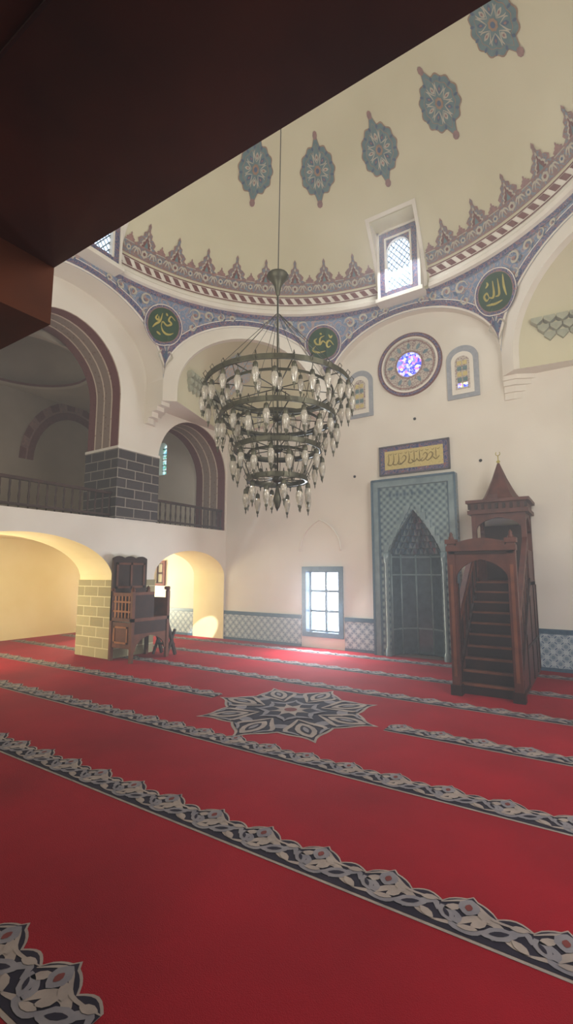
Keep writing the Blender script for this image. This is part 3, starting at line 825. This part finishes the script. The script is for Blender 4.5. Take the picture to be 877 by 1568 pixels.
for j in range(6):
    s=.5*(1-j/6); z=1.98+.9*j/6
    for sg in (-1,1):
        mb.prism([(NC+sg*(s+.02),z),(NC+sg*(s+.08),z),(NC+sg*(s+.08),z+.15),(NC+sg*(s-.04),z+.15)],lambda u,w,zz:(u,W-.1-w,zz),0,.03,'marble')
for i in range(7):
    mb.fan(almond(0,0,.1,.06,pi/2),lambda u,v,off,i=i:(NC-.45+.15*i+u,W-.105-off,3.12+v),'tile_border',.002,1)
mb.obj('mihrab')
# ------------------------------------------------------------ minbar
mb=MB(); A0,A1=-1.64,-.84; YG=6.55
wd='wood'
def SP(x): return lambda u,w,z:(x+w,u,z)
for x in (A0,A1-.06):
    mb.prism([(6.66,.013),(8.9,.013),(8.9,1.45),(8.12,1.45),(6.66,.22)],SP(x),0,.06,wd)
    for sgn,xx in ((-1,x-.012),(1,x+.06)):
        mb.prism([(6.75,.06),(7.35,.06),(7.35,.10),(6.75,.10)],SP(xx),0,.012,'wood_dark')
        for yy in (6.75,7.35,7.95,8.5,8.86):
            zt=min(1.40,.22+(yy-6.66)*.84-.05)
            mb.prism([(yy-.02,.06),(yy+.02,.06),(yy+.02,zt),(yy-.02,zt)],SP(xx),0,.012,'wood_dark')
        mb.prism([(7.35,.55),(8.88,.55),(8.88,.59),(7.35,.59)],SP(xx),0,.012,'wood_dark')
    xc=x+.03
    mb.obox((xc,6.66,.95),(xc,8.14,2.12),.07,.06,wd); mb.obox((xc,6.66,.26),(xc,8.14,1.49),.08,.06,'wood_dark')
    mb.obox((xc,6.66,.80),(xc,8.14,1.98),.05,.03,'wood_light')
    for i in range(11):
        y=6.74+i*.135; zb=.26+(y-6.66)*.83; zt=.95+(y-6.66)*.79
        mb.box(xc-.012,xc+.012,y-.035,y+.035,zb,zt,wd if i%2 else 'wood_dark')
ns=10
for i in range(ns):
    y0=6.70+i*.142;z1=(i+1)*.145
    mb.box(A0+.06,A1-.06,y0,8.9,.013 if i==0 else i*.145,z1,'wood_dark')
    mb.box(A0+.06,A1-.06,y0-.025,y0+.06,z1-.02,z1+.004,'wood_light')
for x in (A0-.02,A1-.08):
    mb.box(x,x+.1,YG,YG+.1,.013,2.0,wd); mb.box(x-.02,x+.12,YG-.02,YG+.12,.013,.14,'wood_dark')
    mb.box(x+.03,x+.07,YG-.012,YG,.25,1.7,'wood_light')
    mb.box(x-.02,x+.12,YG-.02,YG+.12,1.98,2.04,wd)
    mb.lathe([(.035,2.04),(.04,2.06),(.02,2.09),(.025,2.11),(0,2.15)],(x+.05,YG+.05,0),wd,8)
GP=lambda u,w,z:(u,YG+.02+w,z)
arch_wall(mb,A0+.08,A1-.08,1.45,1.9,[op(A0+.08,A1-.08,1.45,ogive(A0+.08,A1-.08,1.5,.27,.5),wd,20)],GP,.05,wd)
mb.box(A0-.03,A1+.03,YG-.02,YG+.12,1.88,1.95,wd); mb.box(A0-.0,A1+.0,YG,YG+.1,1.84,1.88,'wood_dark')
poly=[(A0+.1,1.95),(A1-.1,1.95)]
for j in range(9):
    u=A1-.1-(A1-A0-.2)*j/8; poly.append((u,2.0+.05*sin(pi*j/8)))
mb.prism(poly,GP,0,.04,wd)
for x in (A0+.06,A1-.1):
    mb.box(x,x+.03,YG+.1,YG+.14,.2,1.45,'wood_dark')
K0,K1=8.12,8.88
mb.box(A0,A1,K0,K1,1.40,1.47,wd)
for x in (A0,A1-.07):
    for y in (K0,K1-.07): mb.box(x,x+.07,y,y+.07,1.47,2.56,wd)
arch_wall(mb,A0+.06,A1-.06,2.25,2.56,[op(A0+.07,A1-.07,2.25,ogive(A0+.07,A1-.07,2.28,.2,.5),wd,16)],lambda u,w,z:(u,K0+.01+w,z),.05,wd)
for x in (A0+.01,A1-.06):
    arch_wall(mb,K0+.06,K1-.06,2.25,2.56,[op(K0+.07,K1-.07,2.25,ogive(K0+.07,K1-.07,2.28,.2,.5),wd,16)],lambda u,w,z,x=x:(x+w,u,z),.05,wd)
    mb.box(x,x+.05,K0+.07,K1-.07,1.47,1.95,wd)
mb.box(A0+.07,A1-.07,K1-.05,K1-.02,1.47,2.4,'wood_dark')
mb.box(A0-.05,A1+.05,K0-.05,K1+.02,2.54,2.6,wd);mb.box(A0-.02,A1+.02,K0-.02,K1+.01,2.6,2.72,wd);mb.box(A0-.07,A1+.07,K0-.07,K1+.03,2.72,2.77,wd)
for i in range(9):
    x=A0-.02+(A1-A0+.04)*i/8; mb.box(x-.02,x+.02,K0-.045,K0-.02,2.62,2.7,'wood_dark')
kc=((A0+A1)/2,(K0+K1)/2,0)
mb.lathe([(.36,2.77),(.31,2.8),(.25,2.88),(.19,3.0),(.12,3.16),(.06,3.32),(.03,3.4),(.02,3.43)],kc,wd,8,smooth=False)
mb.lathe([(0,3.42),(.035,3.46),(.0,3.5)],kc,'gold',10)
mb.lathe([(.008,3.48),(.008,3.56)],kc,'gold',6)
mb.tube([(kc[0]+.035*cos(t),kc[1],3.6+.035*sin(t)) for t in [math.radians(a) for a in range(-230,60,25)]],.007,'gold',5)
mb.obj('minbar_pulpit')
# ------------------------------------------------------------ preacher chair (kursi)
mb=MB(); cw,cl,cd='chair_wood','chair_wood_light','chair_wood_dark'
X0,X1,Y0,Y1=-7.52,-6.9,5.62,6.5
for x in (X0,X1-.06):
    for y in (Y0,Y1-.06):
        mb.box(x,x+.06,y,y+.06,.013,1.25,cw); mb.lathe([(.03,1.25),(.042,1.28),(.02,1.32),(0,1.34)],(x+.03,y+.03,0),cw,8)
mb.box(X0,X1,Y0,Y1,.72,.78,cw)
mb.box(X0+.06,X1-.06,Y0+.015,Y0+.045,.25,.7,cw); mb.box(X0+.06,X1-.06,Y0+.01,Y0+.05,1.17,1.23,cw)
for i in range(5):
    x=X0+.1+i*.095; mb.box(x,x+.03,Y0+.02,Y0+.04,.78,1.17,cl)
for z in (.88,1.05): mb.box(X0+.06,X1-.06,Y0+.018,Y0+.042,z,z+.03,cl)
for (a,b_,c,d_) in ((X0+.12,X1-.12,.33,.36),(X0+.12,X1-.12,.6,.63)): mb.box(a,b_,Y0,Y0+.015,c,d_,cl)
for x in (X0+.12,X1-.15): mb.box(x,x+.03,Y0,Y0+.015,.33,.63,cl)
mb.box(X1-.045,X1-.015,Y0+.06,Y1-.06,.5,.72,cd); mb.box(X1-.05,X1-.01,Y0+.06,Y0+.5,.78,1.2,cd)
mb.box(X1-.055,X1-.005,Y0+.06,Y0+.5,1.19,1.24,cw)
arch_wall(mb,Y0+.06,Y1-.06,.2,.5,[op(Y0+.1,Y1-.1,.2,ogive(Y0+.1,Y1-.1,.22,.24,.4),cw,14)],lambda u,w,z:(X1-.045+w,u,z),.03,cw)
mb.box(X0+.05,X1-.05,Y1-.05,Y1-.02,.78,1.12,cw)
mb.lathe([(.05,-.03),(.06,0),(.05,.03),(0,.03)],(X1-.04,Y1-.04,1.3),cw,12)
P=lambda u,w,z:(X0+w,u,z)
poly=[(Y0,.78),(Y1-.1,.78),(Y1-.1,1.86)]
n=24
for i in range(n+1):
    t=i/n; poly.append((Y1-.1-(Y1-.1-Y0)*t,1.86+.045*abs(sin(3*pi*t))))
mb.prism(poly,P,0,.05,cd)
mb.box(X0+.05,X0+.07,Y0+.06,Y1-.16,1.3,1.34,cw);mb.box(X0+.05,X0+.07,Y0+.06,Y1-.16,1.74,1.78,cw)
for y in (Y0+.06,Y0+.38,Y1-.2): mb.box(X0+.05,X0+.07,y,y+.04,1.3,1.78,cw)
for x in (X0+.2,X1-.05):
    mb.obox((x,Y1-.02,.7),(x,Y1+.22,.02),.05,.05,cd); mb.obox((x,Y1+.2,.5),(x,Y1-.0,.02),.04,.04,cd)
for z,y in ((.2,.15),(.42,.08)): mb.box(X0+.2,X1-.05,Y1+y-.08,Y1+y+.06,z,z+.03,cd)
mb.obj('preacher_chair')
# ------------------------------------------------------------ chandelier
mb=MB(); hx,hy=-3.05,4.5
def flatring(r,z,h=.055,t=.014,n=48,mat='patina'):
    mb.lathe([(r-t,z-h/2),(r+t,z-h/2),(r+t,z+h/2),(r-t,z+h/2),(r-t,z-h/2)],(hx,hy,0),mat,n,smooth=False)
    mb.lathe([(r+t,z-h/2-.008),(r+t+.008,z-h/2),(r+t,z-h/2+.008)],(hx,hy,0),mat,n)
def lamp(x,y,z,s=1.0):
    mb.tube([(x,y,z),(x,y,z-.05*s)],.004,'patina',4)
    mb.lathe([(.004,-.035*s),(.024*s,-.05*s),(.03*s,-.085*s),(.026*s,-.105*s)],(x,y,z),'patina',8)
    mb.lathe([(.024*s,-.1*s),(.036*s,-.13*s),(.04*s,-.17*s),(.03*s,-.22*s),(.017*s,-.265*s)],(x,y,z),'lamp_glass',10)
    mb.lathe([(.017*s,-.26*s),(.02*s,-.275*s),(.006*s,-.30*s),(.009*s,-.315*s),(0,-.345*s)],(x,y,z),'patina',6)
tiers=[(.86,3.80,28),(.68,3.42,22),(.50,3.04,17),(.34,2.68,12)]
for r,z,n in tiers:
    flatring(r,z)
    for i in range(n):
        a=2*pi*(i+.5*(n%4==0))/n
        x,y=hx+(r+.03)*cos(a),hy+(r+.03)*sin(a)
        mb.tube([(hx+r*cos(a),hy+r*sin(a),z+.02),(hx+(r+.03)*cos(a),hy+(r+.03)*sin(a),z+.06),(hx+(r+.055)*cos(a),hy+(r+.055)*sin(a),z+.02),(x,y,z-.02)],.005,'patina',4)
        lamp(x,y,z-.02-(.06 if i%2 else 0),1.0)
    for i in range(8):
        a=2*pi*i/8
        mb.tube([(hx+.05*cos(a),hy+.05*sin(a),z),(hx+r*cos(a),hy+r*sin(a),z)],.007,'patina',5)
    mb.lathe([(0,-.05),(.05,-.03),(.07,0),(.05,.03),(.015,.06)],(hx,hy,z),'patina',12)
for (r0,z0,_),(r1,z1,_) in zip(tiers[:-1],tiers[1:]):
    for i in range(12):
        a=2*pi*i/12; mb.tube([(hx+r0*cos(a),hy+r0*sin(a),z0),(hx+r1*cos(a),hy+r1*sin(a),z1)],.005,'patina',4)
for i in range(12):
    a=2*pi*i/12; mb.tube([(hx+.86*cos(a),hy+.86*sin(a),3.8),(hx+.02*cos(a),hy+.02*sin(a),4.75)],.0035,'patina',4)
for (r,z,n) in ((.66,3.74,18),(.5,3.36,14),(.34,2.98,9)):
    for i in range(n):
        a=2*pi*(i+.3)/n; lamp(hx+r*cos(a),hy+r*sin(a),z,.85)
    flatring(r,z+.01,.025,.008,40)
mb.tube([(hx,hy,2.6),(hx,hy,5.1)],.012,'patina',8)
mb.tube([(hx,hy,5.1),(CX-.1,CY-.03,SZ+SR-.02)],.006,'iron',6)
mb.lathe([(.01,5.3),(.05,5.28),(.13,5.27),(.14,5.25),(.09,5.2),(.045,5.12),(.02,5.0),(0,4.98)],(hx,hy,0),'patina',20)
mb.lathe([(0,2.3),(.03,2.36),(.05,2.44),(.03,2.52),(.015,2.6)],(hx,hy,0),'patina',12)
mb.obj('tiered_chandelier')
# ------------------------------------------------------------ back gallery (over the camera)
mb=MB()
mb.box(-6.9,XR-.01,YB+.01,.79,2.6,2.8,'gallery_wood')
for i in range(9):
    y=-3.0+i*.42; mb.box(-6.9,XR-.01,y,y+.006,2.594,2.6,'wood_dark')
mb.box(-6.9,-1.43,.45,.79,2.4,2.6,'gallery_beam_wood')
mb.box(-6.9,XR-.01,.74,.8,2.78,2.86,'wood_dark')
mb.obj('wooden_gallery_deck')
mb=MB()
mb.box(XL,XR,YB,CY-(CX-XL),7.0,7.1,'plaster'); mb.obj('ceiling_back')
# ------------------------------------------------------------ lights
def area(name,loc_,target,sx,sy,power,col):
    l=bpy.data.lights.new(name,'AREA'); l.shape='RECTANGLE';l.size=sx;l.size_y=sy;l.energy=power;l.color=col
    o=bpy.data.objects.new(name,l);sc.collection.objects.link(o);o.location=loc_
    d=Vector(target)-Vector(loc_); o.rotation_euler=d.to_track_quat('-Z','Y').to_euler(); return o
area('light_back_fill',(-2.9,-.9,3.6),(-2.9,6,8.0),5,2.5,290,(1,.95,.83))  # added fill hidden above the gallery deck; the back wall has no windows
area('light_right_fill',(1.8,4.2,4.0),(-6,5.5,2.5),4,2.5,330,(1,.96,.89))  # added unseen fill beside the right wall, larger and higher than its windows
area('light_window_dome',(CX,CY+3.8,7.8),(CX,CY,2),.5,1,80,(.9,.95,1))
area('light_window_low',(-4.9,8.8,1.0),(-3.6,3,0),.75,1.2,180,(.85,.92,1))
area('light_under_gallery',(-9.6,3.2,.9),(-8.2,6.0,2.0),1.6,1.2,110,(1,.9,.6))
area('light_under_gallery_north',(-10.9,7.6,1.0),(-8.0,8.0,1.7),1.6,1.2,130,(1,.93,.68))
area('light_upper_gallery',(-11.4,4.5,4.2),(-9,6,4.5),2,1.5,20,(1,.9,.8))
l=bpy.data.lights.new('sun_patch','SPOT');l.energy=3500;l.spot_size=math.radians(6.5);l.spot_blend=.3;l.shadow_soft_size=.02;l.color=(.98,.98,.96)
o=bpy.data.objects.new('light_sun_patch',l);sc.collection.objects.link(o);o.location=(-4.2,6.0,2.9)
o.rotation_euler=(Vector((-8.25,8.9,.14))-Vector(o.location)).to_track_quat('-Z','Y').to_euler()
w=bpy.data.worlds.new('World');sc.world=w;w.use_nodes=True;nt=w.node_tree
nt.nodes['Background'].inputs[0].default_value=(.75,.85,1,1);nt.nodes['Background'].inputs[1].default_value=.5
vs=nt.nodes.new('ShaderNodeVolumeScatter');vs.inputs['Density'].default_value=.018;vs.inputs['Anisotropy'].default_value=.3;vs.inputs['Color'].default_value=(.96,.96,.97,1)
nt.links.new(vs.outputs[0],nt.nodes['World Output'].inputs['Volume'])
# ------------------------------------------------------------ camera
cam=bpy.data.cameras.new('camera');co=bpy.data.objects.new('camera',cam);sc.collection.objects.link(co)
co.location=(0,0,1.6);co.rotation_euler=(math.radians(97.3),0,math.radians(33))
cam.sensor_fit='AUTO';cam.sensor_width=36;cam.lens=16.53;cam.clip_start=.02
sc.camera=co
